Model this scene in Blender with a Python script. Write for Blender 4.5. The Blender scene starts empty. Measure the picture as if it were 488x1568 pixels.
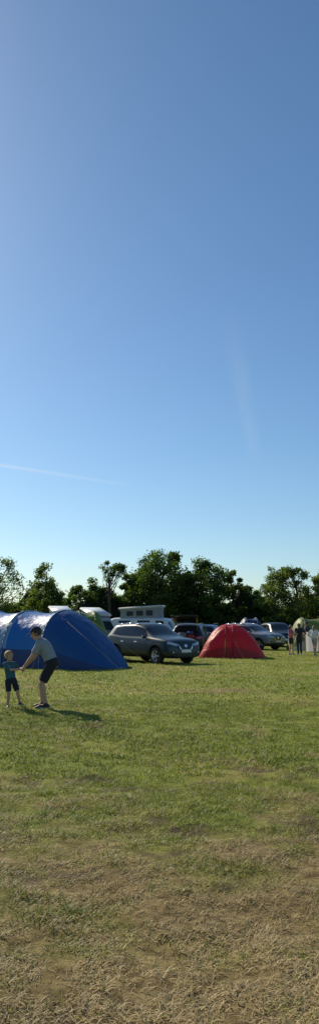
import bpy, bmesh, math, random
import numpy as np
from mathutils import Vector, Matrix
from mathutils.bvhtree import BVHTree
random.seed(7); rng=np.random.default_rng(7)
scene=bpy.context.scene
COL=scene.collection
V=Vector
SUN_AZ=math.radians(-36.5); SUN_EL=math.radians(33)

# ---------------------------------------------------------------- materials
def mat(name,col,rough=.7,metal=0,nscale=0,namt=.15,bump=0,bscale=None,transl=0,coat=0,spec=.5,tcol=None):
    m=bpy.data.materials.new(name); m.use_nodes=True
    nt=m.node_tree; N=nt.nodes; Lk=nt.links
    b=N['Principled BSDF']; out=N['Material Output']
    b.inputs['Roughness'].default_value=rough; b.inputs['Metallic'].default_value=metal
    b.inputs['Coat Weight'].default_value=coat; b.inputs['Coat Roughness'].default_value=.05
    b.inputs['Specular IOR Level'].default_value=spec
    c=(*col,1)
    b.inputs['Base Color'].default_value=c
    tc=N.new('ShaderNodeTexCoord')
    if nscale:
        n=N.new('ShaderNodeTexNoise'); n.inputs['Scale'].default_value=nscale; n.inputs['Detail'].default_value=5
        Lk.new(tc.outputs['Object'],n.inputs['Vector'])
        mx=N.new('ShaderNodeMix'); mx.data_type='RGBA'
        mx.inputs[6].default_value=(*[x*(1-namt) for x in col],1); mx.inputs[7].default_value=(*[min(1,x*(1+namt)) for x in col],1)
        Lk.new(n.outputs['Fac'],mx.inputs[0]); Lk.new(mx.outputs[2],b.inputs['Base Color'])
    if bump:
        n2=N.new('ShaderNodeTexNoise'); n2.inputs['Scale'].default_value=bscale or 20; n2.inputs['Detail'].default_value=3
        Lk.new(tc.outputs['Object'],n2.inputs['Vector'])
        bp=N.new('ShaderNodeBump'); bp.inputs['Strength'].default_value=1; bp.inputs['Distance'].default_value=bump
        Lk.new(n2.outputs['Fac'],bp.inputs['Height']); Lk.new(bp.outputs['Normal'],b.inputs['Normal'])
    if transl:
        t=N.new('ShaderNodeBsdfTranslucent'); t.inputs['Color'].default_value=(*(tcol or col),1)
        ms=N.new('ShaderNodeMixShader'); ms.inputs[0].default_value=transl
        Lk.new(b.outputs[0],ms.inputs[1]); Lk.new(t.outputs[0],ms.inputs[2]); Lk.new(ms.outputs[0],out.inputs['Surface'])
    return m

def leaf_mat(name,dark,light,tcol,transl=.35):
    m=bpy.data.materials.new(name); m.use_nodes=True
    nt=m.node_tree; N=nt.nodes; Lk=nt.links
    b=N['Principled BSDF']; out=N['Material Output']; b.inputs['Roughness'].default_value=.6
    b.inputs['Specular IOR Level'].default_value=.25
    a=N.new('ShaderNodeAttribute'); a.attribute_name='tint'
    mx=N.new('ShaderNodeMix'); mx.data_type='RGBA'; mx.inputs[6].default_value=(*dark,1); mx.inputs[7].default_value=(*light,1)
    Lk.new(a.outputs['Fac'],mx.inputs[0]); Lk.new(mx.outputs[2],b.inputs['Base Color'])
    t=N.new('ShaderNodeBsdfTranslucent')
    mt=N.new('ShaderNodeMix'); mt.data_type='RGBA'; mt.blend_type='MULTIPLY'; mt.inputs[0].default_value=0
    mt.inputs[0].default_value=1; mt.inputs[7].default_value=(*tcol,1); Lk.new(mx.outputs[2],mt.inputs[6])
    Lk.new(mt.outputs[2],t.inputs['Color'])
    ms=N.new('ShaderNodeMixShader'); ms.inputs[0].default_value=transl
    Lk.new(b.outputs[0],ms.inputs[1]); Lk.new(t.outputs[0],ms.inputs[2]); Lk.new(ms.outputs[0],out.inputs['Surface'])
    return m

# ---------------------------------------------------------------- helpers
def empty(name,loc=(0,0,0),rotz=0):
    e=bpy.data.objects.new(name,None); e.location=loc; e.rotation_euler=(0,0,rotz); e.empty_display_size=.3
    COL.objects.link(e); return e
def mkobj(name,me,mats,parent=None,smooth=True):
    for m in (mats if isinstance(mats,(list,tuple)) else [mats]): me.materials.append(m)
    if smooth: me.polygons.foreach_set('use_smooth',[True]*len(me.polygons))
    o=bpy.data.objects.new(name,me); COL.objects.link(o)
    if parent: o.parent=parent
    return o
def bm_obj(name,bm,mats,parent=None,smooth=True,recalc=True):
    if recalc: bmesh.ops.recalc_face_normals(bm,faces=bm.faces)
    me=bpy.data.meshes.new(name); bm.to_mesh(me); bm.free()
    return mkobj(name,me,mats,parent,smooth)
def apply_mods(o):
    dg=bpy.context.evaluated_depsgraph_get(); dg.update()
    me=bpy.data.meshes.new_from_object(o.evaluated_get(dg),depsgraph=dg)
    o.modifiers.clear(); old=o.data; o.data=me; return o
def loft(bm,secs,n=16,cap=True,mi=0):
    rings=[]
    for c,a,b in secs:
        rings.append([bm.verts.new(c+a*math.cos(2*math.pi*k/n)+b*math.sin(2*math.pi*k/n)) for k in range(n)])
    fs=[]
    for i in range(len(rings)-1):
        for k in range(n):
            fs.append(bm.faces.new((rings[i][k],rings[i][(k+1)%n],rings[i+1][(k+1)%n],rings[i+1][k])))
    if cap:
        fs.append(bm.faces.new(rings[0][::-1])); fs.append(bm.faces.new(rings[-1]))
    for f in fs: f.material_index=mi
def perp(d):
    d=d.normalized(); a=V((0,0,1)) if abs(d.z)<.9 else V((1,0,0))
    x=d.cross(a).normalized(); return x,d.cross(x).normalized()
def cone(bm,p0,p1,r0,r1,rnd=True,n=12,mi=0):
    p0=V(p0);p1=V(p1); d=(p1-p0).normalized(); x,y=perp(d); S=[]
    if rnd:
        for a in (80,55,28): a=math.radians(a); S.append((p0-d*r0*math.sin(a),r0*math.cos(a)))
    S.append((p0,r0)); S.append((p1,r1))
    if rnd:
        for a in (28,55,80): a=math.radians(a); S.append((p1+d*r1*math.sin(a),r1*math.cos(a)))
    loft(bm,[(c,x*r,y*r) for c,r in S],n,mi=mi)
def tube(bm,pts,r,n=6,mi=0):
    for a,b in zip(pts[:-1],pts[1:]): cone(bm,a,b,r,r,False,n,mi)
def ell(bm,c,ax,ay,az,seg=16,mi=0):
    M=Matrix(((ax[0],ay[0],az[0],c[0]),(ax[1],ay[1],az[1],c[1]),(ax[2],ay[2],az[2],c[2]),(0,0,0,1)))
    r=bmesh.ops.create_uvsphere(bm,u_segments=seg,v_segments=seg//2+2,radius=1,matrix=M)
    if mi:
        for v in r['verts']:
            for f in v.link_faces: f.material_index=mi
    return r
def box(bm,c,s,rot=None,mi=0,bev=0):
    M=Matrix.Translation(c)@((rot or Matrix.Identity(3)).to_4x4())@Matrix.Diagonal((*s,1))
    r=bmesh.ops.create_cube(bm,size=1,matrix=M)
    fs=set(f for v in r['verts'] for f in v.link_faces)
    for f in fs: f.material_index=mi
    if bev:
        es=list(set(e for v in r['verts'] for e in v.link_edges))
        bmesh.ops.bevel(bm,geom=es,offset=bev,segments=2,affect='EDGES',material=mi)
def remesh_obj(name,bm,mats,parent,voxel=.007,sm=3):
    o=bm_obj(name,bm,mats,parent)
    r=o.modifiers.new('r','REMESH'); r.mode='VOXEL'; r.voxel_size=voxel; r.use_smooth_shade=True
    s=o.modifiers.new('s','SMOOTH'); s.factor=.5; s.iterations=sm
    apply_mods(o)
    o.data.polygons.foreach_set('use_smooth',[True]*len(o.data.polygons))
    return o
def hsh(ix,iy,seed):
    h=(ix.astype(np.int64)*374761393+iy.astype(np.int64)*668265263+seed*1442695041)&0xffffffff
    h=((h^(h>>13))*1274126177)&0xffffffff; h=h^(h>>16)
    return (h&0xffff)/65535.
def vn(x,y,sc,seed=0):
    x=np.asarray(x)/sc; y=np.asarray(y)/sc
    ix=np.floor(x); iy=np.floor(y); fx=x-ix; fy=y-iy; fx=fx*fx*(3-2*fx); fy=fy*fy*(3-2*fy)
    a=hsh(ix,iy,seed);b=hsh(ix+1,iy,seed);c=hsh(ix,iy+1,seed);d=hsh(ix+1,iy+1,seed)
    return (a*(1-fx)+b*fx)*(1-fy)+(c*(1-fx)+d*fx)*fy
def sst(a,b,x): t=np.clip((x-a)/(b-a),0,1); return t*t*(3-2*t)

# ---------------------------------------------------------------- world / sun / camera
w=bpy.data.worlds.new("World"); scene.world=w; w.use_nodes=True
nt=w.node_tree; bg=nt.nodes['Background']; sk=nt.nodes.new('ShaderNodeTexSky')
sk.sky_type='NISHITA'; sk.sun_disc=False; sk.sun_elevation=SUN_EL; sk.sun_rotation=SUN_AZ
sk.air_density=1.0; sk.dust_density=.4; sk.ozone_density=2.3; sk.altitude=0
hs=nt.nodes.new('ShaderNodeHueSaturation'); hs.inputs['Saturation'].default_value=1.08; hs.inputs['Hue'].default_value=.494
mu=nt.nodes.new('ShaderNodeMix'); mu.data_type='RGBA'; mu.blend_type='MULTIPLY'; mu.inputs[0].default_value=1; mu.inputs[7].default_value=(.85,.97,1.07,1)
nt.links.new(sk.outputs[0],hs.inputs['Color']); nt.links.new(hs.outputs[0],mu.inputs[6])
nt.links.new(mu.outputs[2],bg.inputs[0]); bg.inputs[1].default_value=.10
sd=V((math.sin(SUN_AZ)*math.cos(SUN_EL),math.cos(SUN_AZ)*math.cos(SUN_EL),math.sin(SUN_EL)))
L=bpy.data.lights.new('sun','SUN'); L.energy=5; L.angle=math.radians(.53); L.color=(1,.89,.70)
lo=bpy.data.objects.new('sun',L); lo.rotation_euler=(-sd).to_track_quat('-Z','Y').to_euler(); COL.objects.link(lo)
cam=bpy.data.cameras.new('camera'); co=bpy.data.objects.new('camera',cam); COL.objects.link(co); scene.camera=co
cam.sensor_fit='VERTICAL'; cam.sensor_height=36; cam.lens=18/(784/1132); cam.clip_start=.05; cam.clip_end=60000
co.location=(0,0,1.6); co.rotation_euler=(math.radians(90+8.59),0,0)
scene.view_settings.view_transform='Standard'; scene.view_settings.look='None'; scene.view_settings.exposure=0

# ---------------------------------------------------------------- ground
def hgt(x,y):
    d=np.hypot(x,y); f=1-sst(30,60,d)
    h=.018*(vn(x,y,.11,1)-.5)+.038*(vn(x,y,.33,2)-.5)+.035*(vn(x,y,1.3,3)-.5)
    return h*f
def dryf(x,y):
    b=.08+.56*(1-sst(3.0,11.5,y))
    p=.65*(vn(x,y,1.3,11)-.5)+.65*(vn(x,y,.5,12)-.5)+.5*(vn(x,y*1.0,3.7,13)-.5)+.4*(vn(x,y,.17,14)-.5)
    return np.clip(b+p,0,1)
def dirtf(x,y):
    r=np.hypot((x-.25)/.22,(y-6.05)/.18)+.9*(vn(x,y,.1,21)-.5)
    r2=np.hypot((x+1.1)/.2,(y-4.6)/.13)+.9*(vn(x,y,.1,22)-.5)
    sp=sst(.60,.80,.6*vn(x,y,.42,23)+.4*vn(x,y,.13,24))*(1-sst(7,15,y))
    return np.clip(.85*(1-sst(.4,1.2,r))+.5*(1-sst(.4,1.2,r2))+.75*sp,0,1)
def axis(lo_,hi_,st,far):
    a=list(np.arange(lo_,hi_+1e-6,st)); s=st; x=a[-1]
    while x<far: s*=1.12; x+=s; a.append(x)
    s=st; x=a[0]; b=[]
    while x>-far: s*=1.12; x-=s; b.append(x)
    return np.array(b[::-1]+a)
xs=axis(-5,5,.05,12000)
ys=list(np.arange(1.5,13,.045)); s=.045; y=ys[-1]
while y<14000: s*=1.018 if y<70 else 1.15; y+=s; ys.append(y)
yb=[];s=.06;y=1.5
while y>-600: s*=1.15; y-=s; yb.append(y)
ys=np.array(yb[::-1]+ys)
X,Y=np.meshgrid(xs,ys); Z=hgt(X,Y)
nx,ny=len(xs),len(ys)
vv=np.stack([X,Y,Z],-1).reshape(-1,3)
idx=np.arange(nx*ny).reshape(ny,nx)
q=np.stack([idx[:-1,:-1],idx[:-1,1:],idx[1:,1:],idx[1:,:-1]],-1).reshape(-1,4)
def np_mesh(name,verts,quads):
    me=bpy.data.meshes.new(name); me.vertices.add(len(verts)); me.vertices.foreach_set('co',verts.astype(np.float32).ravel())
    k=quads.shape[1]; me.loops.add(quads.size); me.loops.foreach_set('vertex_index',quads.astype(np.int32).ravel())
    me.polygons.add(len(quads)); me.polygons.foreach_set('loop_start',(np.arange(len(quads))*k).astype(np.int32))
    me.update(calc_edges=True); me.validate(); return me
def attr(me,name,vals):
    a=me.attributes.new(name,'FLOAT','POINT'); a.data.foreach_set('value',np.asarray(vals,dtype=np.float32).ravel())
gme=np_mesh('ground',vv,q)
attr(gme,'dry',dryf(X,Y)); attr(gme,'dirt',dirtf(X,Y))
gm=bpy.data.materials.new('field_grass'); gm.use_nodes=True
nt=gm.node_tree;N=nt.nodes;Lk=nt.links;b=N['Principled BSDF'];b.inputs['Roughness'].default_value=.9;b.inputs['Specular IOR Level'].default_value=.1
def nn(t,**k):
    n=N.new(t)
    for a,v in k.items(): setattr(n,a,v)
    return n
tc=nn('ShaderNodeTexCoord'); ad=nn('ShaderNodeAttribute',attribute_name='dry'); adi=nn('ShaderNodeAttribute',attribute_name='dirt')
def noise(sc,det=5,rough=.6):
    n=nn('ShaderNodeTexNoise'); n.inputs['Scale'].default_value=sc; n.inputs['Detail'].default_value=det; n.inputs['Roughness'].default_value=rough
    Lk.new(tc.outputs['Object'],n.inputs['Vector']); return n
def mixc(f,a,bb):
    m=nn('ShaderNodeMix',data_type='RGBA')
    for s_,v in ((6,a),(7,bb)):
        if isinstance(v,tuple): m.inputs[s_].default_value=(*v,1)
        else: Lk.new(v,m.inputs[s_])
    Lk.new(f,m.inputs[0]); return m.outputs[2]
def ramp(src,a,c):
    r=nn('ShaderNodeMapRange'); r.inputs[1].default_value=a; r.inputs[2].default_value=c; Lk.new(src,r.inputs[0]); return r.outputs[0]
n1=noise(9,6,.7); n2=noise(45,4,.7); n3=noise(.35,3)
green=mixc(ramp(n1.outputs[0],.35,.65),(.11,.15,.02),(.25,.28,.045))
green=mixc(ramp(n3.outputs[0],.42,.68),green,(.30,.29,.06))
straw=mixc(ramp(n1.outputs[0],.38,.62),(.13,.09,.035),(.36,.27,.12))
sub=nn('ShaderNodeMath',operation='ADD'); Lk.new(ad.outputs['Fac'],sub.inputs[0])
m2=nn('ShaderNodeMath',operation='MULTIPLY_ADD'); Lk.new(n2.outputs[0],m2.inputs[0]); m2.inputs[1].default_value=1.2; m2.inputs[2].default_value=-.6
Lk.new(m2.outputs[0],sub.inputs[1])
c=mixc(ramp(sub.outputs[0],.2,.8),green,straw)
c=mixc(adi.outputs['Fac'],c,(.085,.06,.035))
Lk.new(c,b.inputs['Base Color'])
bp=nn('ShaderNodeBump'); bp.inputs['Distance'].default_value=.035; bp.inputs['Strength'].default_value=1
nb=noise(14,8,.75); Lk.new(nb.outputs[0],bp.inputs['Height']); Lk.new(bp.outputs[0],b.inputs['Normal'])
mkobj('grass_field',gme,gm)

# grass blades
def blades(n,x0f,y0,y1,lr,wr,lean):
    y=y0+(y1-y0)*rng.random(n)**.9; xw=x0f(y); x=(rng.random(n)*2-1)*xw
    keep=rng.random(n)<np.clip(.22+1.8*(vn(x,y,.16,31)-.27)+.5*(vn(x,y,.6,32)-.5),.05,1)
    keep&=rng.random(n)>dirtf(x,y)*.8
    x=x[keep];y=y[keep];n=len(x)
    dr=dryf(x,y); isdry=(rng.random(n)<np.clip(dr*1.15-.02,0.06,.97))
    L_=lr[0]+(lr[1]-lr[0])*rng.random(n)**1.5; W_=wr[0]+(wr[1]-wr[0])*rng.random(n)
    L_*=.6+.9*vn(x,y,.4,33)
    yaw=rng.random(n)*2*math.pi; le=np.where(isdry,1.0,.65)*lean*(.6+.6*rng.random(n)); le=np.clip(le,0,1.5)
    dx,dy=np.cos(yaw),np.sin(yaw); sx,sy=-dy,dx
    z=hgt(x,y)-.003; P=np.stack([x,y,z],-1)
    D=np.stack([dx*np.sin(le),dy*np.sin(le),np.cos(le)],-1)*L_[:,None]
    le2=np.clip(le+.5,0,1.62); D2=np.stack([dx*np.sin(le2),dy*np.sin(le2),np.cos(le2)],-1)*L_[:,None]
    S=np.stack([sx,sy,0*sx],-1)*W_[:,None]*.5
    v=np.stack([P-S,P+S,P+D*.5+S*.8,P+D*.5-S*.8,P+D*.5+D2*.5+S*.1,P+D*.5+D2*.5-S*.1],1)
    i0=np.arange(n)*6
    f=np.concatenate([np.stack([i0,i0+1,i0+2,i0+3],-1),np.stack([i0+3,i0+2,i0+4,i0+5],-1)])
    t=np.repeat(np.clip(.55*rng.random(n)+.55*vn(x,y,.9,41)+.4*(vn(x,y,4,42)-.4),0,1),6); d=np.repeat(isdry.astype(float),6)
    return v.reshape(-1,3),f,t,d
sets=[blades(260000,lambda y:y*.26+.8,2.2,8,(.018,.065),(.003,.006),1.2),
      blades(170000,lambda y:y*.25+1,8,16,(.025,.07),(.006,.011),.95),
      blades(140000,lambda y:y*.25+2,16,50,(.035,.07),(.014,.026),.9)]
VV=[];FF=[];TT=[];DD=[];o_=0
for v,f,t,d in sets: VV.append(v);FF.append(f+o_);TT.append(t);DD.append(d);o_+=len(v)
bme=np_mesh('grass_blades',np.concatenate(VV),np.concatenate(FF)); attr(bme,'tint',np.concatenate(TT)); attr(bme,'isdry',np.concatenate(DD))
bmm=bpy.data.materials.new('grass_blade'); bmm.use_nodes=True
nt=bmm.node_tree;N=nt.nodes;Lk=nt.links;b=N['Principled BSDF'];b.inputs['Roughness'].default_value=.55;b.inputs['Specular IOR Level'].default_value=.3
tc=nn('ShaderNodeTexCoord'); at=nn('ShaderNodeAttribute',attribute_name='tint'); ai=nn('ShaderNodeAttribute',attribute_name='isdry')
g=mixc(at.outputs['Fac'],(.09,.145,.016),(.33,.37,.055)); st_=mixc(at.outputs['Fac'],(.26,.19,.075),(.68,.55,.30))
c=mixc(ai.outputs['Fac'],g,st_); Lk.new(c,b.inputs['Base Color'])
tr=nn('ShaderNodeBsdfTranslucent'); Lk.new(c,tr.inputs[0]); ms=nn('ShaderNodeMixShader'); ms.inputs[0].default_value=.42
Lk.new(b.outputs[0],ms.inputs[1]);Lk.new(tr.outputs[0],ms.inputs[2]);Lk.new(ms.outputs[0],N['Material Output'].inputs[0])
mkobj('grass',bme,bmm,smooth=False)

# ---------------------------------------------------------------- foliage
bark=mat('bark',(.07,.055,.04),.9,nscale=6,namt=.4,bump=.02,bscale=15)
lm_dark=leaf_mat('leaves_oak',(.018,.042,.014),(.10,.15,.035),(1.8,2.0,.7),.4)
lm_light=leaf_mat('leaves_ash',(.035,.07,.02),(.15,.19,.05),(1.7,1.8,.7),.48)
def leaves(centers,rads,per,size,seed):
    r=np.random.default_rng(seed); P=[];T=[]
    for (c,rad,n) in zip(centers,rads,per):
        d=r.normal(size=(n,3)); d/=np.linalg.norm(d,axis=1)[:,None]
        rr=rad*(r.random(n)**.45)*(1+.25*r.normal(size=n)*.6)
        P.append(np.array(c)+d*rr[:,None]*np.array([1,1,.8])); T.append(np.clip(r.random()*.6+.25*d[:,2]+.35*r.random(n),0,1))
    P=np.concatenate(P);T=np.concatenate(T);n=len(P)
    u=r.normal(size=(n,3));u/=np.linalg.norm(u,axis=1)[:,None]
    v=np.cross(u,r.normal(size=(n,3)));v/=np.linalg.norm(v,axis=1)[:,None]
    s=size*(.6+.8*r.random(n))[:,None]
    vs=np.stack([P-u*s,P-v*s*.5,P+u*s,P+v*s*.5],1).reshape(-1,3)
    return vs,np.arange(n*4).reshape(-1,4),np.repeat(T,4)
def tree(name,x,y,h,wd,seed,n=34,lm=None,per=170,zc=.58,zr=.42,size=.16,cr=(.13,.22)):
    r=random.Random(seed); e=empty(name,(x,y,0))
    cs=[];rs=[]
    for k in range(n):
        while True:
            p=V((r.uniform(-1,1),r.uniform(-1,1),r.uniform(-1,1)))
            if .25<p.length<1: break
        ph=p.length**.5; p=p.normalized()*ph
        lump=1+.12*math.sin(3*math.atan2(p.y,p.x)+seed)+.1*math.sin(5*p.z+seed)
        c=V((p.x*wd*.42*lump,p.y*wd*.42*lump,h*zc+p.z*h*zr*.88*lump)); c.z=min(c.z,h-.5)
        cs.append(c); rs.append(wd*r.uniform(*cr)*(1 if p.z<.4 else .8))
    vs,f,t=leaves([tuple(c) for c in cs],rs,[int(per*(.6+.8*r.random())) for _ in cs],size,seed)
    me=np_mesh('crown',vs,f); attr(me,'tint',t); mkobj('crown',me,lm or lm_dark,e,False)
    bm=bmesh.new(); tr=h*.02
    top=V((r.uniform(-.3,.3),r.uniform(-.3,.3),h*.75)); mid=V((r.uniform(-.2,.2),0,h*.35))
    cone(bm,(0,0,-.2),mid,tr*1.3,tr,True,10); cone(bm,mid,top,tr,tr*.35,True,8)
    for c in cs[::1]:
        a=r.uniform(.25,.9); st=mid.lerp(top,a) if c.z>h*.4 else V((0,0,0)).lerp(mid,.8)
        if st.z>c.z: st=mid
        m_=st.lerp(c,.5)+V((0,0,-.2)); cone(bm,st,m_,tr*.3,tr*.2,True,6); cone(bm,m_,c,tr*.2,tr*.07,True,6)
    bm_obj('trunk_and_limbs',bm,bark,e); return e
T=[('ash_tree',-19.6,88,10.4,6.8,1,lm_light,.15,56),('ash_tree',-14.2,92,9.2,5.2,2,lm_light,.16,50),
('oak_tree',-9.2,98,7.8,5.6,3,lm_dark,.2,40),('oak_tree',-11.2,101,7.0,4.4,33,lm_dark,.2,34),('oak_tree',-3.9,97,8.0,3.8,5,lm_dark,.2,34),
('oak_tree',0.2,94,11.8,7.4,6,lm_dark,.19,80),('oak_tree',-2.3,96,9.4,4.8,61,lm_dark,.19,40),('oak_tree',5.6,95,10.7,6.8,7,lm_dark,.19,76),('oak_tree',3.2,97,9.3,5,71,lm_dark,.19,44),
('oak_tree',9.6,96,9.2,3.2,8,lm_light,.17,34),('oak_tree',12.0,98,6.8,4.4,9,lm_dark,.2,34),
('ash_tree',14.2,92,9.3,4.6,10,lm_light,.15,50),('ash_tree',17.0,93,9.3,4.4,11,lm_light,.15,50),('ash_tree',20.4,92,8.9,4.6,12,lm_light,.16,44),
('oak_tree',26,96,9.5,7,13,lm_dark,.22,44),('oak_tree',33,97,8.5,6,14,lm_dark,.22,40),('oak_tree',-26,96,10,7,15,lm_dark,.22,44),('oak_tree',-34,97,9,7,16,lm_dark,.22,40)]
KT=.76
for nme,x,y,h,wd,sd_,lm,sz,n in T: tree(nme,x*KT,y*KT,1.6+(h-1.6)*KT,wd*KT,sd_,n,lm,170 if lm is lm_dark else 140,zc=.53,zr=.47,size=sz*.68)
tree('pine_tree',-6.2*KT,94*KT,1.6+8.2*KT,3.6*KT,21,18,lm_dark,120,zc=.87,zr=.12,size=.09,cr=(.13,.19))
cs=[];rs=[];pp=[]
r=random.Random(5)
for k in range(950):
    x=r.uniform(-45,45); top=4.6+.9*math.sin(x*.9)+.6*math.sin(x*2.4+1); z=r.uniform(.2,top-.3)
    cs.append((x,97*KT+r.uniform(-1.3,.7),z)); rs.append(r.uniform(.45,.85)); pp.append(75)
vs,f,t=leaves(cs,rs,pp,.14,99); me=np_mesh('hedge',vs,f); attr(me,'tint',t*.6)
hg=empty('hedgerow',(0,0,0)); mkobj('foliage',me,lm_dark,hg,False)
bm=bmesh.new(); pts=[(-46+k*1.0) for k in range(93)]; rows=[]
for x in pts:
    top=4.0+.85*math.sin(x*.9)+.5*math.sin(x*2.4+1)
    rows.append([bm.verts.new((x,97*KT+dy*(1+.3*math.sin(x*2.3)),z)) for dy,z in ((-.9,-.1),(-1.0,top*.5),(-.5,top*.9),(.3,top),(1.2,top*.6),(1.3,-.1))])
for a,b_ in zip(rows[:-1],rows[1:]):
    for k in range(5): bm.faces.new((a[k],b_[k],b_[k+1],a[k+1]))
bm_obj('dark_inner_core',bm,mat('hedge_inner',(.012,.018,.008),.95,nscale=3,namt=.5,bump=.2,bscale=4),hg)  # solid near-black core added to stop see-through, hedge's inner shade as colour

# ---------------------------------------------------------------- contrails
def contrail(name,a,b_,wd,al):
    a=V(a);b_=V(b_);d=(b_-a);x=V((d.y,-d.x,0)).normalized()*wd
    bm=bmesh.new(); uvl=bm.loops.layers.uv.new('UVMap'); pr=None;n=20
    for i in range(n+1):
        p=a+d*i/n; cur=[bm.verts.new(p-x),bm.verts.new(p+x)]
        if pr:
            f=bm.faces.new((pr[0],pr[1],cur[1],cur[0]))
            for l,uv in zip(f.loops,((( i-1)/n,0),((i-1)/n,1),(i/n,1),(i/n,0))): l[uvl].uv=uv
        pr=cur
    m=bpy.data.materials.new('ice_cloud'); m.use_nodes=True; nt=m.node_tree; N_=nt.nodes; Lk_=nt.links; N_.clear()
    out=N_.new('ShaderNodeOutputMaterial'); tcn=N_.new('ShaderNodeTexCoord'); sep=N_.new('ShaderNodeSeparateXYZ'); Lk_.new(tcn.outputs['UV'],sep.inputs[0])
    def mth(op,a_,b2=None,cl=False):
        k=N_.new('ShaderNodeMath'); k.operation=op; k.use_clamp=cl
        for i_,v_ in enumerate((a_,b2)):
            if v_ is None: continue
            if isinstance(v_,(int,float)): k.inputs[i_].default_value=v_
            else: Lk_.new(v_,k.inputs[i_])
        return k.outputs[0]
    yy=mth('MULTIPLY',sep.outputs[1],math.pi); sy=mth('POWER',mth('SINE',yy),2.0)
    xx=mth('POWER',mth('MAXIMUM',mth('SINE',mth('MULTIPLY',sep.outputs[0],math.pi)),0),.6)
    no=N_.new('ShaderNodeTexNoise'); no.inputs['Scale'].default_value=5; no.inputs['Detail'].default_value=6; Lk_.new(tcn.outputs['UV'],no.inputs['Vector'])
    al_=mth('MULTIPLY',mth('MULTIPLY',mth('MULTIPLY',sy,xx),mth('MULTIPLY',no.outputs[0],1.6)),al,True)
    t=N_.new('ShaderNodeBsdfTransparent'); df=N_.new('ShaderNodeBsdfTranslucent'); df.inputs[0].default_value=(.9,.9,.9,1)
    mxs=N_.new('ShaderNodeMixShader'); Lk_.new(al_,mxs.inputs[0]); Lk_.new(t.outputs[0],mxs.inputs[1]); Lk_.new(df.outputs[0],mxs.inputs[2]); Lk_.new(mxs.outputs[0],out.inputs[0])
    bm_obj(name,bm,m)
contrail('contrail',(-6200,8300,2500),(-500,13330,2500),200,.26)
contrail('contrail',(560,5700,2500),(1480,11200,2500),150,.06)

# ---------------------------------------------------------------- tents
rope=mat('guy_rope',(.42,.34,.07),.8,nscale=50)
def tunnel(name,c0,ax,hw,h,nh,sp,tail,tail2,fab,stripe,skirt,sag=.05,tp=1.6,ropes=True,polem=None,tailm=None):
    e=empty(name,(c0[0],c0[1],0)); a=V((ax[0],ax[1],0)).normalized(); n=V((a.y,-a.x,0))
    Lb=(nh-1)*sp
    S=[];K=48
    m=12
    for k in range(m,0,-1): S.append(-Lb-tail2*(k/m))
    ns=max(1,(nh-1)*12)
    for k in range(ns+1): S.append(-Lb+Lb*k/ns)
    for k in range(1,15): S.append(tail*k/14)
    bm=bmesh.new(); rings=[]
    for s in S:
        if s>0: t=min(1,s/tail)
        elif s<-Lb: t=min(1,(-Lb-s)/tail2)
        else: t=0
        if t>0: hh=h*max(.02,(1-t**tp)); ww=hw*max(.25,max(0,1-t**2.4)**.6*.75+.25)
        else:
            ph=((s+Lb)/sp)%1 if nh>1 else 0
            sg=max(0,math.sin(math.pi*ph))**.7 if .001<ph<.999 else 0
            hh=h*(1-sag*sg); ww=hw*(1-sag*.6*sg)
        ring=[]
        for j in range(K+1):
            f=math.pi*j/K; c_=math.cos(f); s_=max(0,math.sin(f))
            y_=ww*math.copysign(abs(c_)**.85,c_); z_=hh*s_**.82
            wr=(.014*math.sin(f*9+s*5)+.010*math.sin(f*17-s*9))*(1 if t>0 else .5)*s_
            p=a*s+n*(y_+wr)+V((0,0,max(.0,z_+wr))); ring.append(bm.verts.new(p))
        rings.append(ring)
    for i in range(len(S)-1):
        sm=(S[i]+S[i+1])/2
        for j in range(K):
            f=bm.faces.new((rings[i][j],rings[i+1][j],rings[i+1][j+1],rings[i][j+1]))
            mi=0
            if j<4 or j>=K-4: mi=2
            elif -Lb<=sm<=0:
                ph=(sm+Lb)/sp%1 if nh>1 else 0
                if ph<.08 or ph>.83: mi=1
            elif sm>0: mi=3
            f.material_index=mi
    for R in (rings[0],rings[-1]): bm.faces.new(R)
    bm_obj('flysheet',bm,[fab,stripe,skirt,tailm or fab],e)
    bm=bmesh.new()
    for k in range(nh):
        s=-Lb+k*sp; P=[]
        for j in range(25):
            f=math.pi*j/24; c_=math.cos(f); s_=max(0,math.sin(f))
            P.append(a*s+n*(hw*1.008*math.copysign(abs(c_)**.85,c_))+V((0,0,h*1.006*s_**.82)))
        tube(bm,P,.018,6)
    bm_obj('pole_sleeves',bm,polem or stripe,e)
    if ropes:
        bm=bmesh.new()
        for k in range(nh):
            s=-Lb+k*sp
            for sg in (-1,1):
                p=a*s+n*hw*.85*sg+V((0,0,h*.62)); q_=a*(s+ (.5 if k==nh-1 else 0))+n*(hw+1.0)*sg+V((0,0,.01)); cone(bm,p,q_,.004,.004,False,5)
                cone(bm,q_+V((0,0,-.05)),q_+V((0,0,.08)),.008,.008,False,5)
        for sg in (-.5,.5):
            p=a*tail*.25+n*hw*sg+V((0,0,h*.8)); q_=a*(tail+.75)+n*hw*sg*1.3+V((0,0,.01)); cone(bm,p,q_,.0045,.0045,False,5)
            cone(bm,q_+V((0,0,-.05)),q_+V((0,0,.08)),.008,.008,False,5)
        bm_obj('guy_lines',bm,rope,e)
    return e
tb=mat('blue_polyester',(.015,.17,.52),.45,nscale=2,namt=.12,bump=.05,bscale=3,transl=.3,tcol=(.02,.2,.7))
tbt=mat('blue_polyester_shaded_end',(.012,.085,.27),.5,nscale=2,namt=.15,bump=.06,bscale=2.5,transl=.22,tcol=(.012,.11,.4))  # same blue fabric, darkened: shade on the end panel put into the colour
tbs=mat('light_blue_polyester',(.26,.42,.62),.45,nscale=2,bump=.02,bscale=4,transl=.35)
tbk=mat('navy_skirt',(.008,.035,.14),.6,nscale=3,bump=.02,bscale=5)
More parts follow.
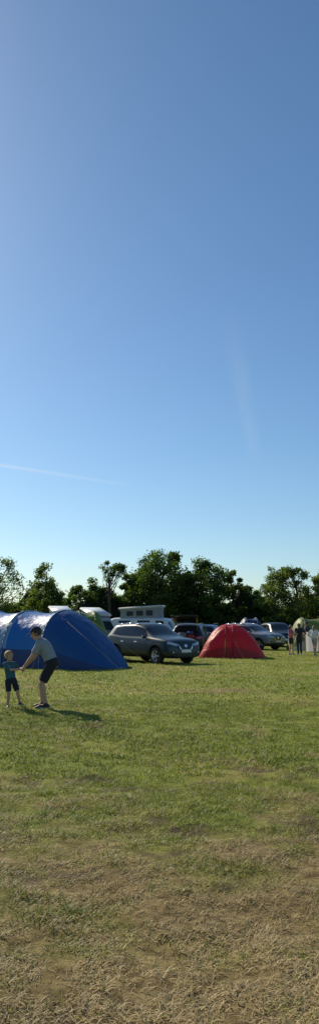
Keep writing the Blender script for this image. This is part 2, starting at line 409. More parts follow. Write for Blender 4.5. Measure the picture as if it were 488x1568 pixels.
tunnel('blue_tunnel_tent',(-3.5,28.5),(.87,-.5),1.65,2.1,5,1.8,2.4,2.2,tb,tbs,tbk,tp=1.4,tailm=tbt)
tr_=mat('red_polyester',(.60,.022,.035),.5,nscale=2,namt=.12,bump=.06,bscale=4,transl=.38,tcol=(.8,.03,.05))
trs=mat('dark_red_polyester',(.36,.016,.022),.5,nscale=2,bump=.02,bscale=4,transl=.25)
tunnel('red_dome_tent',(3.55,36.2),(.98,-.12),1.12,1.56,2,.35,1.52,1.3,tr_,tr_,trs,tp=2.0,sag=.01,polem=trs)
tg=mat('green_polyester',(.15,.25,.05),.55,nscale=2,bump=.03,bscale=4,transl=.35)
tgs=mat('olive_polyester',(.07,.12,.03),.55,nscale=2,bump=.02,bscale=4)
tunnel('green_dome_tent',(-3.15,35.6),(.97,.2),1.35,2.2,2,.7,.85,1.1,tg,tg,tgs,tp=2.2,polem=tgs)
tunnel('green_dome_tent',(9.8,45.5),(.98,.1),1.2,1.95,2,1.2,1.2,.9,mat('lime_polyester',(.20,.26,.06),.55,nscale=2,transl=.35),tgs,mat('cream_polyester',(.5,.5,.45),.6,nscale=3),tp=2)
tunnel('blue_dome_tent',(7.3,57),(.98,.1),1.1,2.05,2,.8,1.0,1.0,mat('navy_polyester',(.012,.035,.11),.5,nscale=2,transl=.2),tbk,tbk)
# windbreak beside the far group
wb=empty('windbreak',(8.15,42.0,0)); bm=bmesh.new(); P=[V((0,0,0)),V((.75,.25,0)),V((1.5,.0,0)),V((2.3,.3,0))]
for i in range(3):
    prev=None
    for k in range(9):
        t=k/8; p=P[i].lerp(P[i+1],t)+V((0,.05*math.sin(math.pi*t),0)); sg=.04*math.sin(math.pi*t)
        cur=[bm.verts.new(p+V((0,0,.06))),bm.verts.new(p+V((0,0,1.15-sg)))]
        if prev:
            f=bm.faces.new((prev[0],prev[1],cur[1],cur[0])); f.material_index=(k//3)%2
        prev=cur
o=bm_obj('canvas_panels',bm,[mat('windbreak_cream',(.55,.54,.5),.8,nscale=6,transl=.4),mat('windbreak_grey',(.4,.42,.45),.8,nscale=6,transl=.4)],wb)
bm=bmesh.new()
for p in P: cone(bm,p+V((0,0,-.1)),p+V((0,0,1.28)),.016,.014)
bm_obj('poles',bm,mat('wood_pole',(.3,.2,.1),.7,nscale=20),wb)

# ---------------------------------------------------------------- vehicles
glass=mat('tinted_glass',(.012,.016,.018),.04,nscale=3,namt=.1,spec=.5)
black=mat('black_plastic',(.015,.015,.016),.55,nscale=20,namt=.2)
gloss_black=mat('gloss_black',(.01,.01,.01),.15,nscale=5)
chrome=mat('chrome',(.7,.7,.72),.12,1,nscale=5,namt=.05)
rubber=mat('tyre_rubber',(.02,.02,.02),.85,nscale=30,namt=.3)
alloy=mat('alloy_wheel',(.45,.46,.48),.28,.9,nscale=8,namt=.08)
lampm=mat('headlamp_lens',(.55,.58,.6),.08,.3,nscale=12,namt=.3,coat=1)
redl=mat('tail_lamp',(.35,.01,.01),.15,nscale=20,coat=1)
plate_w=mat('number_plate',(.75,.75,.72),.5,nscale=40,namt=.05)
def cage(stations,matf,crease=.35):
    bm=bmesh.new(); cl=bm.edges.layers.float.new('crease_edge'); R=[]
    for s in stations:
        xl,xb,xt,kind,zb,zs,zr,hw,ht=s
        if kind=='c':
            p=[(xl,0,zb),(xl,hw-.10,zb),(xl,hw-.005,zb+.2),(xl,hw,.68),(xb,hw-.015,zs-.07),(xb,hw-.07,zs),(xt,ht,zr-.13),(xt,ht-.09,zr-.03),(xt,ht*.5,zr),(xt,0,zr+.012)]
        else:
            m_=zb+(zs-zb)*.52
            p=[(xl,0,zb),(xl,hw-.10,zb),(xl,hw-.01,zb+(zs-zb)*.27),(xl,hw,m_),(xb,hw-.02,zs-.09),(xb,hw-.10,zs-.02),(xt,hw*.78,zs),(xt,hw*.6,zs+.01),(xt,hw*.32,zs+.025),(xt,0,zs+.03)]
        ring=[bm.verts.new(q_) for q_ in p]+[bm.verts.new((q_[0],-q_[1],q_[2])) for q_ in p[-2:0:-1]]
        R.append(ring)
    n=len(R[0])
    for i in range(len(R)-1):
        for k in range(n):
            f=bm.faces.new((R[i][k],R[i][(k+1)%n],R[i+1][(k+1)%n],R[i+1][k]))
            j=k if k<9 else n-1-k
            f.material_index=matf(i,j)
    bm.faces.new(R[0][::-1]); bm.faces.new(R[-1])
    for i in range(len(R)-1):
        for k in (5,n-5,6,n-6):
            ed=bm.edges.get((R[i][k],R[i+1][k]))
            if ed: ed[cl]=crease
    bmesh.ops.recalc_face_normals(bm,faces=bm.faces)
    return bm
def wheel(parent,name,x,y,r=.345,wd=.23,side=1,rim=None):
    e_=bmesh.new(); prof=[(r*.64,.5),(r*.70,.52),(r*.86,.53),(r*.96,.46),(r,.30),(r,-.30),(r*.96,-.46),(r*.86,-.5),(r*.64,-.5)]
    def ring(pr,yy,n=32): return [e_.verts.new((pr*math.cos(2*math.pi*k/n),yy,pr*math.sin(2*math.pi*k/n))) for k in range(n)]
    rr=[ring(p,q_*wd*side) for p,q_ in prof]
    for a,b2 in zip(rr[:-1],rr[1:]):
        for k in range(32):
            f=e_.faces.new((a[k],a[(k+1)%32],b2[(k+1)%32],b2[k])); f.material_index=0
    r1=ring(r*.66,.50*wd*side); r2=ring(r*.60,.46*wd*side); r3=ring(r*.58,.15*wd*side)
    for a,b2 in ((r1,r2),(r2,r3)):
        for k in range(32):
            f=e_.faces.new((a[k],a[(k+1)%32],b2[(k+1)%32],b2[k])); f.material_index=1
    f=e_.faces.new(r3); f.material_index=2
    for k in range(5):
        for da in (-.16,.16):
            a=2*math.pi*k/5+da; d=V((math.cos(a),0,math.sin(a))); y0=V((0,.40*wd*side,0))
            cone(e_,d*r*.10+y0,d*r*.62+y0,r*.055,r*.045,True,6,1)
    ell(e_,(0,.40*wd*side,0),(r*.14,0,0),(0,.02,0),(0,0,r*.14),12,1)
    o=bm_obj(name,e_,[rubber,rim or alloy,black],parent); o.location=(x,y,r-.015); return o
def vehicle(name,loc,head,stations,matf,mats,wheels,wr=.345,track=.79,feat='suv',crease=.35,L=2.19):
    e=empty(name,(loc[0],loc[1],0),math.atan2(head[1],head[0]))
    bm=cage(stations,matf,crease); o=bm_obj('body',bm,mats,e)
    s=o.modifiers.new('s','SUBSURF'); s.levels=3; s.render_levels=3; apply_mods(o)
    cb=bmesh.new()
    for wx in wheels:
        for sg in (-1,1):
            r_=bmesh.ops.create_cone(cb,cap_ends=True,segments=36,radius1=wr+.055,radius2=wr+.055,depth=.42,
              matrix=Matrix.Translation((wx,sg*(track+.06),wr+.01))@Matrix.Rotation(math.pi/2,4,'X'))
    cu=bm_obj('cut',cb,black,None,False); cu.parent=e
    bo=o.modifiers.new('b','BOOLEAN'); bo.operation='DIFFERENCE'; bo.object=cu; bo.solver='EXACT'; apply_mods(o)
    bpy.data.objects.remove(cu)
    me=o.data; bi=3
    for p in me.polygons:
        c=p.center
        for wx in wheels:
            if math.hypot(c.x-wx,c.z-wr-.01)<wr+.057 and abs(c.y)>.4: p.material_index=bi; p.use_smooth=False; break
    b2=bmesh.new(); b2.from_mesh(me); bv=BVHTree.FromBMesh(b2)
    for i,wx in enumerate(wheels):
        for sg in (-1,1): wheel(e,'wheel_%d%s'%(i,'l' if sg>0 else 'r'),wx,sg*(track),wr,.22,sg)
    cb=bmesh.new()
    for wx in wheels:
        for sg in (-1,1):
            prev=None
            for k in range(25):
                a=math.radians(-12+204*k/24); row=[]
                for rr in (wr+.05,wr+.10):
                    p=V((wx+rr*math.cos(a),0,wr+.01+rr*math.sin(a)))
                    h_=bv.ray_cast(V((p.x,sg*1.6,max(.18,p.z))),V((0,-sg,0)))
                    yy=h_[0].y if h_[0] and abs(h_[0].y)>.5 else sg*(track+.05)
                    row.append(cb.verts.new((p.x,yy+sg*.012,p.z)))
                if prev: cb.faces.new((prev[0],prev[1],row[1],row[0]))
                prev=row
    bm_obj('wheel_arch_trim',cb,black if feat!='van' else mats[0],e)
    def patch(nm,axis_,quad,m,off=.006,nu=10,nv=5,par=None):
        pb=bmesh.new(); G=[]
        for i in range(nu+1):
            row=[]
            for j in range(nv+1):
                u=i/nu;v_=j/nv
                a=[quad[0][k]*(1-u)+quad[1][k]*u for k in (0,1)]; b3=[quad[3][k]*(1-u)+quad[2][k]*u for k in (0,1)]
                q_=[a[k]*(1-v_)+b3[k]*v_ for k in (0,1)]
                if axis_ in ('f','b'):
                    sx=1 if axis_=='f' else -1; h_=bv.ray_cast(V((sx*4,q_[0],q_[1])),V((-sx,0,0)))
                    nrm=V((sx,0,0))
                else:
                    sy=1 if axis_=='l' else -1; h_=bv.ray_cast(V((q_[0],sy*3,q_[1])),V((0,-sy,0))); nrm=V((0,sy,0))
                if h_[0] is None: row.append(None); continue
                row.append(pb.verts.new(h_[0]+(h_[1]*.5+nrm*.5)*off if h_[1].dot(nrm)>0 else h_[0]+nrm*off))
            G.append(row)
        for i in range(nu):
            for j in range(nv):
                q4=(G[i][j],G[i+1][j],G[i+1][j+1],G[i][j+1])
                if all(q4): pb.faces.new(q4)
        return bm_obj(nm,pb,m,e)
    return e,patch
def detail_suv(e,patch,paint,L=2.19,plate=plate_w,dy=0):
    for s in (-1,1):
        patch('headlamp','f',[(s*.45,.72+dy),(s*.83,.80+dy),(s*.80,.90+dy),(s*.43,.80+dy)],lampm,.012,12,4)
        patch('fog_lamp_recess','f',[(s*.52,.42),(s*.78,.44),(s*.74,.56),(s*.56,.52)],black,.008)
        patch('fog_lamp','f',[(s*.62,.45),(s*.70,.455),(s*.69,.51),(s*.63,.505)],lampm,.014)
        patch('tail_lamp','b',[(s*.52,.84),(s*.83,.84),(s*.80,.97),(s*.50,.93)],redl,.012,12,4)
        sd_='l' if s>0 else 'r'
        for x0,x1 in ((.72,.76),(-.14,-.16),(-1.0,-1.12)):
            patch('door_seam',sd_,[(x0,.36),(x0+.012,.36),(x1+.012,.98),(x1,.98)],gloss_black,.003,1,12)
        patch('sill_seam',sd_,[(-.95,.36),(.72,.36),(.72,.372),(-.95,.372)],gloss_black,.003,14,1)
        for x0 in (.0,-.9): patch('door_handle',sd_,[(x0,.86),(x0+.18,.865),(x0+.18,.89),(x0,.885)],chrome,.03,6,2)
        patch('side_cladding',sd_,[(-.85,.27),(.85,.27),(.85,.35),(-.85,.35)],black,.008,14,2)
        mb=bmesh.new(); ell(mb,(.72,s*.98,1.07),(.07,0,0),(0,.11,0),(0,0,.07)); cone(mb,(.72,s*.84,1.02),(.72,s*.95,1.05),.025,.02)
        bm_obj('door_mirror',mb,paint,e)
        rb=bmesh.new(); tube(rb,[V((.1,s*.62,1.565)),V((-.3,s*.625,1.62)),V((-.9,s*.625,1.625)),V((-1.5,s*.62,1.585))],.018,6); bm_obj('roof_rail',rb,chrome,e)
    patch('grille','f',[(-.42,.62),(.42,.62),(.45,.80),(-.45,.80)],black,.01,12,4)
    patch('grille_chrome','f',[(-.30,.60),(-.24,.60),(-.38,.80),(-.44,.80)],chrome,.02,2,6)
    patch('grille_chrome','f',[(.24,.60),(.30,.60),(.44,.80),(.38,.80)],chrome,.02,2,6)
    patch('badge','f',[(-.07,.68),(.07,.68),(.07,.78),(-.07,.78)],chrome,.022,4,4)
    patch('lower_intake','f',[(-.5,.30),(.5,.30),(.46,.42),(-.46,.42)],black,.01,12,3)
    patch('number_plate','f',[(-.26,.47),(.26,.47),(.26,.58),(-.26,.58)],plate,.02,4,2)
    patch('number_plate','b',[(-.26,.60),(.26,.60),(.26,.71),(-.26,.71)],plate,.02,4,2)
    patch('bumper_trim','b',[(-.7,.32),(.7,.32),(.72,.46),(-.72,.46)],black,.01,12,3)
def suv_st(k=1,H=0):
    return [(2.20,2.17,2.14,'h',.28,.76,0,.64,0),(2.13,2.10,2.06,'h',.23,.90,0,.82,0),(1.88,1.84,1.82,'h',.22,.99,0,.90,0),(1.35,1.35,1.35,'h',.22,1.04,0,.92,0),
    (.98,1.02,1.08,'h',.22,1.07,0,.92,0),(.85,.84,.38,'c',.22,1.05,1.54+H,.92,.67),(.66,.66,.18,'c',.22,1.05,1.60+H,.92,.69),
    (-.13,-.13,-.18,'c',.22,1.06,1.64+H,.92,.70),(-.19,-.19,-.23,'c',.22,1.06,1.64+H,.92,.70),(-1.0,-1.02,-1.04,'c',.22,1.08,1.63+H,.92,.69),
    (-1.06,-1.08,-1.10,'c',.22,1.09,1.625+H,.92,.68),(-1.55,-1.66,-1.52,'c',.22,1.14,1.60+H,.92,.66),(-1.82,-1.86,-1.84,'c',.23,1.12,1.57+H,.91,.63),
    (-2.12,-2.12,-2.08,'h',.26,1.10,0,.87,0),(-2.2,-2.17,-2.15,'h',.34,.92,0,.74,0)]
def suv_mf(i,j):
    if j<=1: return 2
    if j==5:
        if i in (6,8,10): return 1
        if i in (7,9): return 4
        if i==5: return 4
    if i==4 and j>=6: return 1
    if i==12 and j>=6: return 1
    return 0
def suv(name,loc,head,paint,H=0):
    e,p=vehicle(name,loc,head,suv_st(H=H),suv_mf,[paint,glass,black,black,gloss_black],(1.33,-1.32)); detail_suv(e,p,paint); return e,p
def paint(n,c,me=.0): return mat(n,c,.38,me,nscale=60,namt=.06,coat=.35,spec=.3)
pm=paint('grey_green_paint',(.016,.034,.042))
suv('parked_car',(-.34,31.63),(.643,-.766),pm)
suv('parked_car',(5.75,47.6),(.70,-.71),paint('silver_paint',(.20,.21,.23),.3))
suv('parked_car',(2.9,45.0),(.25,.97),paint('blue_paint',(.015,.045,.13)),-.08)
suv('parked_car',(8.4,53.5),(.2,-.98),paint('black_paint',(.012,.013,.016)),.05)
suv('parked_car',(11.9,51.5),(.95,-.3),paint('navy_paint',(.012,.015,.03)))
# open tailgate estate
dk=paint('dark_paint',(.02,.022,.026))
e,p=vehicle('parked_car_with_open_tailgate',(1.75,40.6),(.18,.98),suv_st(),suv_mf,[dk,glass,black,black,gloss_black],(1.33,-1.32)); detail_suv(e,p,dk)
p('boot_shade_patch','b',[(-.62,.72),(.62,.72),(.54,1.46),(-.54,1.46)],mat('boot_shade_black',(.006,.006,.006),.95,nscale=5),.012,14,10)  # near-black patch on the closed tail, paints the shade inside the boot
bm=bmesh.new(); prev=None
for k in range(9):
    t=k/8; x=-1.80-1.0*t; z=1.63+.50*math.sin(t*1.35)-.10*t; hw=.60+.1*t
    row=[bm.verts.new((x,-hw+2*hw*j/8,z+.04*math.cos((j-4)/4*1.4))) for j in range(9)]
    if prev:
        for j in range(8):
            f=bm.faces.new((prev[j],prev[j+1],row[j+1],row[j])); f.material_index=1 if (1<=k<=4 and 1<=j<=6) else 0
    prev=row
o=bm_obj('raised_tailgate',bm,[dk,glass],e); s_=o.modifiers.new('s','SOLIDIFY'); s_.thickness=.05
bm=bmesh.new()
for s in (-1,1): cone(bm,(-1.95,s*.56,1.2),(-2.35,s*.58,1.93),.012,.009)
bm_obj('gas_struts',bm,chrome,e)
bm=bmesh.new(); box(bm,(-2.1,.22,.98),(.3,.45,.35),mi=0,bev=.04); box(bm,(-2.12,-.26,.93),(.3,.4,.26),mi=1,bev=.05); box(bm,(-2.08,-.2,1.14),(.3,.35,.16),mi=2,bev=.05)
bm_obj('luggage',bm,[mat('bag_grey',(.2,.2,.22),.8,nscale=9),mat('bag_red',(.3,.03,.03),.8,nscale=9),mat('bag_blue',(.05,.1,.25),.8,nscale=9)],e)

# campervans
vst=[(2.22,2.20,2.18,'h',.34,.98,0,.68,0),(2.17,2.15,2.10,'h',.28,1.10,0,.80,0),(2.02,1.98,1.72,'c',.26,1.14,1.86,.85,.66),(1.85,1.82,1.50,'c',.26,1.14,1.93,.86,.70),
 (.95,.95,.92,'c',.26,1.14,1.96,.86,.71),(.85,.85,.82,'c',.26,1.14,1.96,.86,.71),(-.25,-.25,-.25,'c',.26,1.14,1.96,.86,.71),(-.35,-.35,-.35,'c',.26,1.14,1.96,.86,.71),
 (-1.4,-1.4,-1.4,'c',.26,1.14,1.95,.86,.71),(-1.5,-1.5,-1.5,'c',.26,1.14,1.95,.86,.71),(-2.0,-2.0,-1.9,'c',.27,1.14,1.92,.85,.68),(-2.17,-2.15,-2.08,'h',.30,1.10,0,.82,0),(-2.22,-2.2,-2.16,'h',.38,.95,0,.70,0)]
def vmf(i,j):
    if j<=0: return 2
    if j==5:
        if i in (3,5,7): return 1
        return 4
    if i==1 and j>=6: return 1
    if i==10 and j in (7,8): return 1
    if j>=6 and 2<=i<=9: return 4
    return 0
white=mat('white_paint',(.62,.62,.60),.4,nscale=4,namt=.05,coat=.3)
canvas=mat('pop_top_canvas',(.30,.32,.34),.8,nscale=4,bump=.03,bscale=6,transl=.2)
def campervan(name,loc,head,lower,lift0,lift1,shell=white,Lr=1.25,upper=None,pop=True):
    e,p=vehicle(name,loc,head,vst,vmf,[lower,glass,black,black,upper or white],(1.35,-1.25),wr=.32,track=.74,feat='van')
    for s in (-1,1):
        p('headlamp','f',[(s*.48,.72),(s*.68,.72),(s*.68,.90),(s*.48,.90)],lampm,.015,6,6)
        p('tail_lamp','b',[(s*.62,.70),(s*.76,.70),(s*.76,.98),(s*.62,.98)],redl,.012)
        sd_='l' if s>0 else 'r'
        for x0 in (.9,1.85,-.3): p('door_seam',sd_,[(x0,.36),(x0+.012,.36),(x0+.012,1.1),(x0,1.1)],gloss_black,.003,1,10)
        mb=bmesh.new(); ell(mb,(1.75,s*1.0,1.25),(.04,0,0),(0,.09,0),(0,0,.13)); cone(mb,(1.75,s*.84,1.2),(1.75,s*.95,1.22),.02,.02); bm_obj('door_mirror',mb,black,e)
    p('grille','f',[(-.45,.74),(.45,.74),(.45,.88),(-.45,.88)],black,.012)
    p('bumper','f',[(-.66,.36),(.66,.36),(.68,.50),(-.68,.50)],black,.04)
    p('bumper','b',[(-.66,.40),(.66,.40),(.68,.54),(-.68,.54)],black,.04)
    p('number_plate','f',[(-.26,.52),(.26,.52),(.26,.63),(-.26,.63)],plate_w,.05,4,2)
    if not pop: return e
    zb=1.93; x0,x1=-Lr,Lr*.95; h_=.60
    z0=zb+lift0; z1=zb+lift1
    bm=bmesh.new()
    b4=[(x0,-h_),(x1,-h_),(x1,h_),(x0,h_)]; n=16
    def ringp(zf,ins,wob=0):
        R=[]
        for k in range(4):
            a=b4[k];b5=b4[(k+1)%4]
            for j in range(n):
                t=j/n; x=a[0]+(b5[0]-a[0])*t; y=a[1]+(b5[1]-a[1])*t
                g=1-ins-wob*(.03 if j%2 else 0); R.append(bm.verts.new((x*g,y*g,zf(x))))
        return R
    zt=lambda x:z0+(z1-z0)*(x-x0)/(x1-x0)
    A=ringp(lambda x:zb-.02,.03);B=ringp(lambda x:(zb+zt(x))/2,.06,1);C=ringp(zt,.03)
    for P_,Q_ in ((A,B),(B,C)):
        for k in range(len(P_)):
            k2=(k+1)%len(P_); bm.faces.new((P_[k],P_[k2],Q_[k2],Q_[k]))
    bm_obj('canvas_sides',bm,canvas,e,False)
    bm=bmesh.new(); slope=math.atan2(z1-z0,x1-x0)
    box(bm,(( x0+x1)/2,0,(z0+z1)/2+.06),((x1-x0)/math.cos(slope)+.12,h_*2+.12,.13),Matrix.Rotation(-slope,3,'Y'),bev=.045)
    bm_obj('raised_roof',bm,shell,e)
    bm=bmesh.new()
    for s in (-1,1):
        for xx in (-.6,.0,.6):
            zz=zb+ (zt(xx)-zb)*.5; box(bm,(xx,s*h_*.99,zz),(.38,.02,max(.05,(zt(xx)-zb)*.5)),bev=.005)
    bm_obj('canvas_windows',bm,black,e,False)
    return e
campervan('campervan',(-1.0,44.2),(.96,-.28),mat('red_paint',(.24,.025,.03),.35,nscale=10,coat=.5),.48,.62)
campervan('campervan',(-3.9,45.5),(.35,-.94),mat('grey_paint',(.16,.17,.18),.35,nscale=10,coat=.5),.55,.12,upper=mat('silver_paint_van',(.3,.31,.32),.35,nscale=10,coat=.5))
campervan('campervan',(-6.3,48),(.3,-.95),mat('beige_paint',(.4,.36,.28),.35,nscale=10,coat=.5),.7,.25)
brn=mat('brown_paint',(.09,.06,.05),.35,nscale=10,coat=.5)
campervan('van',(1.5,47.5),(.2,.98),brn,0,0,upper=brn,pop=False)

# ---------------------------------------------------------------- people
def skinmat(n,c): return mat(n,c,.55,nscale=25,namt=.1)
skin=skinmat('skin',(.48,.27,.19)); skin2=skinmat('skin_brown',(.16,.08,.05))
eyew=mat('eye_white',(.8,.8,.78),.3,nscale=5); eyed=mat('iris',(.03,.03,.03),.2,nscale=5); lip=mat('lips',(.35,.12,.10),.5,nscale=9)
def hand(bm,wr,d,n,s,curl,tside):
    d=d.normalized(); n=(n-d*n.dot(d)).normalized(); t=d.cross(n)*tside
    loft(bm,[(wr-d*.01*s,t*.027*s,n*.019*s),(wr+d*.03*s,t*.036*s,n*.017*s),(wr+d*.075*s,t*.041*s,n*.014*s),(wr+d*.09*s,t*.036*s,n*.011*s)],12)
    for k,(o,l) in enumerate(((.031,.070),(.0105,.080),(-.0105,.075),(-.031,.058))):
        b0=wr+d*.082*s+t*o*s; c=curl
        for q_,fr in enumerate((.45,.32,.23)):
            a=c*(q_+.6); dd=(d*math.cos(a)+n*math.sin(a)); b1=b0+dd*l*s*fr*1.05
            cone(bm,b0,b1,.0088*s*(1-.08*q_),.0082*s*(1-.1*q_),True,8); b0=b1
    b0=wr+d*.022*s+t*.030*s
    for q_,(dd,l) in enumerate(((t*.75+d*.6+n*.25,.045),(t*.3+d*.8+n*.55,.032))):
        dd=dd.normalized(); b1=b0+dd*l*s; cone(bm,b0,b1,.0115*s,.0095*s,True,8); b0=b1
def person(name,loc,J,s,face,shirt,shorts,shoe,sk,hair,hs=1,sleeve=.6,leg=.78,cap=None,voxel=.006,curl=.5,fem=False,rotz=0,child=False):
    e=empty(name,loc,rotz); J={k:V(v) for k,v in J.items()}
    pel=(J['hl']+J['hr'])/2; rs=(J['sr']-J['sl']).normalized(); rp=(J['hr']-J['hl']).normalized()
    nb=J['nb']; ch=J['ch']; wa=J['wa']
    def sec(c,r,up,a,b_): 
        up=up.normalized(); r=(r-up*r.dot(up)).normalized(); return (c,r*a*s,r.cross(up)*b_*s)
    u0=(wa-pel);u1=(ch-wa);u2=(nb-ch); rm=(rs+rp)
    def torso(bm,i=0,low=.10):
        loft(bm,[sec(pel-u0.normalized()*low*s,rp,u0,.13+i,.09+i),sec(pel,rp,u0,.165+i,.115+i),sec((pel+wa)/2,rp,u0,.155+i,.112+i),sec(wa,rm,u0+u1,.148+i,.108+i),
          sec(ch,rs,u1+u2,.172+i,.122+i),sec(ch.lerp(nb,.62),rs,u2,.165+i,.10+i*.8),sec(ch.lerp(nb,.92),rs,u2,.10+i*.5,.07+i*.5),sec(nb+u2.normalized()*.015*s,rs,u2,.062+i*.25,.058+i*.25)],24)
        for k in ('sl','sr'): cone(bm,nb.lerp(J[k],.35)-u2.normalized()*.03*s,J[k],(.055+i)*s,(.056+i)*s)
    bm=bmesh.new(); torso(bm)
    f=V(face).normalized(); hd=J['hd']; r_=f.cross(V((0,0,1))).normalized(); u=r_.cross(f).normalized(); H=hs
    cone(bm,nb-u2.normalized()*.04*s,hd-u*.03*H,.060*s,.052*s)
    ell(bm,hd+u*.025*H-f*.008*H,r_*.076*H,f*.096*H,u*.088*H,20)
    ell(bm,hd-u*.035*H+f*.02*H,r_*.060*H,f*.072*H,u*.075*H,20)
    ell(bm,hd-u*.088*H+f*.055*H,r_*.028*H,f*.026*H,u*.022*H,10)
    cone(bm,hd+u*.012*H+f*.088*H,hd-u*.028*H+f*.108*H,.009*H,.014*H)
    cone(bm,hd+u*.03*H+f*.082*H+r_*.035*H,hd+u*.03*H+f*.082*H-r_*.035*H,.012*H,.012*H)
    cone(bm,hd-u*.056*H+f*.084*H+r_*.018*H,hd-u*.056*H+f*.084*H-r_*.018*H,.009*H,.009*H)
    for q_ in (-1,1): ell(bm,hd+r_*q_*.079*H-u*.008*H-f*.005*H,r_*.011*H,f*.019*H,u*.032*H,8)
    for q_ in 'lr':
        cone(bm,J['s'+q_],J['e'+q_],.050*s,.040*s); cone(bm,J['e'+q_],J['e'+q_].lerp(J['w'+q_],.3),.040*s,.041*s); cone(bm,J['e'+q_].lerp(J['w'+q_],.3),J['w'+q_],.041*s,.027*s)
        hp,kn,an=J['h'+q_],J['k'+q_],J['a'+q_]
        cone(bm,hp,kn,.088*s,.056*s); cone(bm,kn,kn.lerp(an,.32),.054*s,.056*s); cone(bm,kn.lerp(an,.32),an,.056*s,.036*s)
        fw=J['w'+q_]-J['e'+q_]; hn=J.get('hn'+q_,f); hd_=J.get('hd'+q_,fw)
        hand(bm,J['w'+q_],hd_,hn,s,curl,J.get('ts'+q_,V((1,0,0))).x)
        t_=J['t'+q_].normalized(); cone(bm,an-V((0,0,.03*s)),an+t_*.12*s-V((0,0,.035*s)),.036*s,.03*s)
    remesh_obj('body',bm,sk,e,voxel,2)
    # eyes and mouth
    bm=bmesh.new()
    for q_ in (-1,1):
        c=hd+u*.004*H+f*.083*H+r_*q_*.030*H; ell(bm,c,r_*.013*H,f*.008*H,u*.008*H,10); ell(bm,c+f*.006*H,r_*.006*H,f*.004*H,u*.006*H,8,1)
    ell(bm,hd-u*.056*H+f*.092*H,r_*.021*H,f*.004*H,u*.005*H,8,2); bm_obj('eyes_and_mouth',bm,[eyew,eyed,lip],e)
    # hair
    bm=bmesh.new(); rr=ell(bm,hd+u*.022*H-f*.014*H,r_*.088*H,f*.104*H,u*.098*H,28)
    dl=[v for v in rr['verts'] if ((v.co-hd).dot(f)>.035*H and (v.co-hd).dot(u)<.055*H) or (v.co-hd).dot(u)<-.05*H]
    bmesh.ops.delete(bm,geom=dl,context='VERTS')
    for v in bm.verts: v.co+=V((random.uniform(-1,1),random.uniform(-1,1),random.uniform(-1,1)))*.004*H
    if fem:
        loft(bm,[(hd+u*.02*H-f*.08*H,r_*.07*H,f*.03*H),(hd-u*.08*H-f*.10*H,r_*.065*H,f*.03*H),(hd-u*.2*H-f*.11*H,r_*.04*H,f*.02*H)],12)
    o=bm_obj('hair',bm,hair,e); so=o.modifiers.new('s','SOLIDIFY'); so.thickness=.008; so.offset=0
    if cap:
        bm=bmesh.new(); rr=ell(bm,hd+u*.03*H-f*.008*H,r_*.094*H,f*.112*H,u*.108*H,28)
        bmesh.ops.delete(bm,geom=[v for v in rr['verts'] if (v.co-hd).dot(u)<.035*H],context='VERTS')
        A=[];B=[]
        for k in range(13):
            a=math.pi*k/12; A.append(bm.verts.new(hd+u*.04*H+r_*math.cos(a)*.085*H+f*(.055+.05*math.sin(a))*H))
            B.append(bm.verts.new(hd+u*(.04-.012)*H+r_*math.cos(a)*.082*H+f*(.06+.125*math.sin(a))*H))
        for k in range(12): bm.faces.new((A[k],A[k+1],B[k+1],B[k]))
        o=bm_obj('cap',bm,cap,e); so=o.modifiers.new('s','SOLIDIFY'); so.thickness=.006
    # shirt
    bm=bmesh.new(); torso(bm,.017,.06)
    for q_ in 'lr':
        a,b_=J['s'+q_],J['e'+q_]; cone(bm,a,a.lerp(b_,sleeve*.5),.068*s,.070*s,True); cone(bm,a.lerp(b_,.05),a.lerp(b_,sleeve+.1),.068*s,.066*s,False)
    remesh_obj('t_shirt',bm,shirt,e,voxel*1.2,1)
    bm=bmesh.new(); un=u0.normalized()
    loft(bm,[sec(pel+un*.09*s,rp,u0,.176,.130),sec(pel,rp,u0,.182,.138),sec(pel-un*.09*s,rp,u0,.165,.125)],24)
    for q_ in 'lr':
        hp,kn,an=J['h'+q_],J['k'+q_],J['a'+q_]
        cone(bm,hp,hp.lerp(kn,.5),.105*s,.096*s); 
        if leg<=1: cone(bm,hp.lerp(kn,.2),hp.lerp(kn,leg),.102*s,.088*s,False)
        else: cone(bm,hp,kn,.1*s,.07*s); cone(bm,kn,an,.07*s,.055*s,True)
    remesh_obj('shorts' if leg<=1 else 'trousers',bm,shorts,e,voxel*1.2,1)
    bm=bmesh.new()
    for q_ in 'lr':
        an=J['a'+q_]; t_=J['t'+q_].normalized(); t2=V((t_.x,t_.y,0)).normalized(); sx=V((t2.y,-t2.x,0)); upv=sx.cross(t_); 
        if upv.z<0: upv=-upv
        base=an-upv*.075*s
        loft(bm,[(base-t_*.075*s+upv*.03*s,sx*.02*s,upv*.028*s),(base-t_*.065*s+upv*.035*s,sx*.034*s,upv*.034*s),(base-t_*.0*s+upv*.045*s,sx*.040*s,upv*.045*s),(base+t_*.08*s+upv*.034*s,sx*.044*s,upv*.034*s),(base+t_*.15*s+upv*.026*s,sx*.043*s,upv*.026*s),(base+t_*.19*s+upv*.02*s,sx*.025*s,upv*.018*s)],16)
        cone(bm,an-upv*.03*s,an+upv*.02*s,.045*s,.044*s,False)
    remesh_obj('shoes',bm,shoe,e,voxel,1)
    bm=bmesh.new()
    for q_ in 'lr':
        an=J['a'+q_]; t_=J['t'+q_].normalized(); t2=V((t_.x,t_.y,0)).normalized(); sx=V((t2.y,-t2.x,0)); upv=sx.cross(t_)
        if upv.z<0: upv=-upv
        base=an-upv*.075*s
        loft(bm,[(base-t_*.08*s+upv*.008*s,sx*.025*s,upv*.01*s),(base-t_*.05*s+upv*.008*s,sx*.037*s,upv*.012*s),(base+t_*.1*s+upv*.006*s,sx*.047*s,upv*.012*s),(base+t_*.19*s+upv*.008*s,sx*.028*s,upv*.009*s)],12)
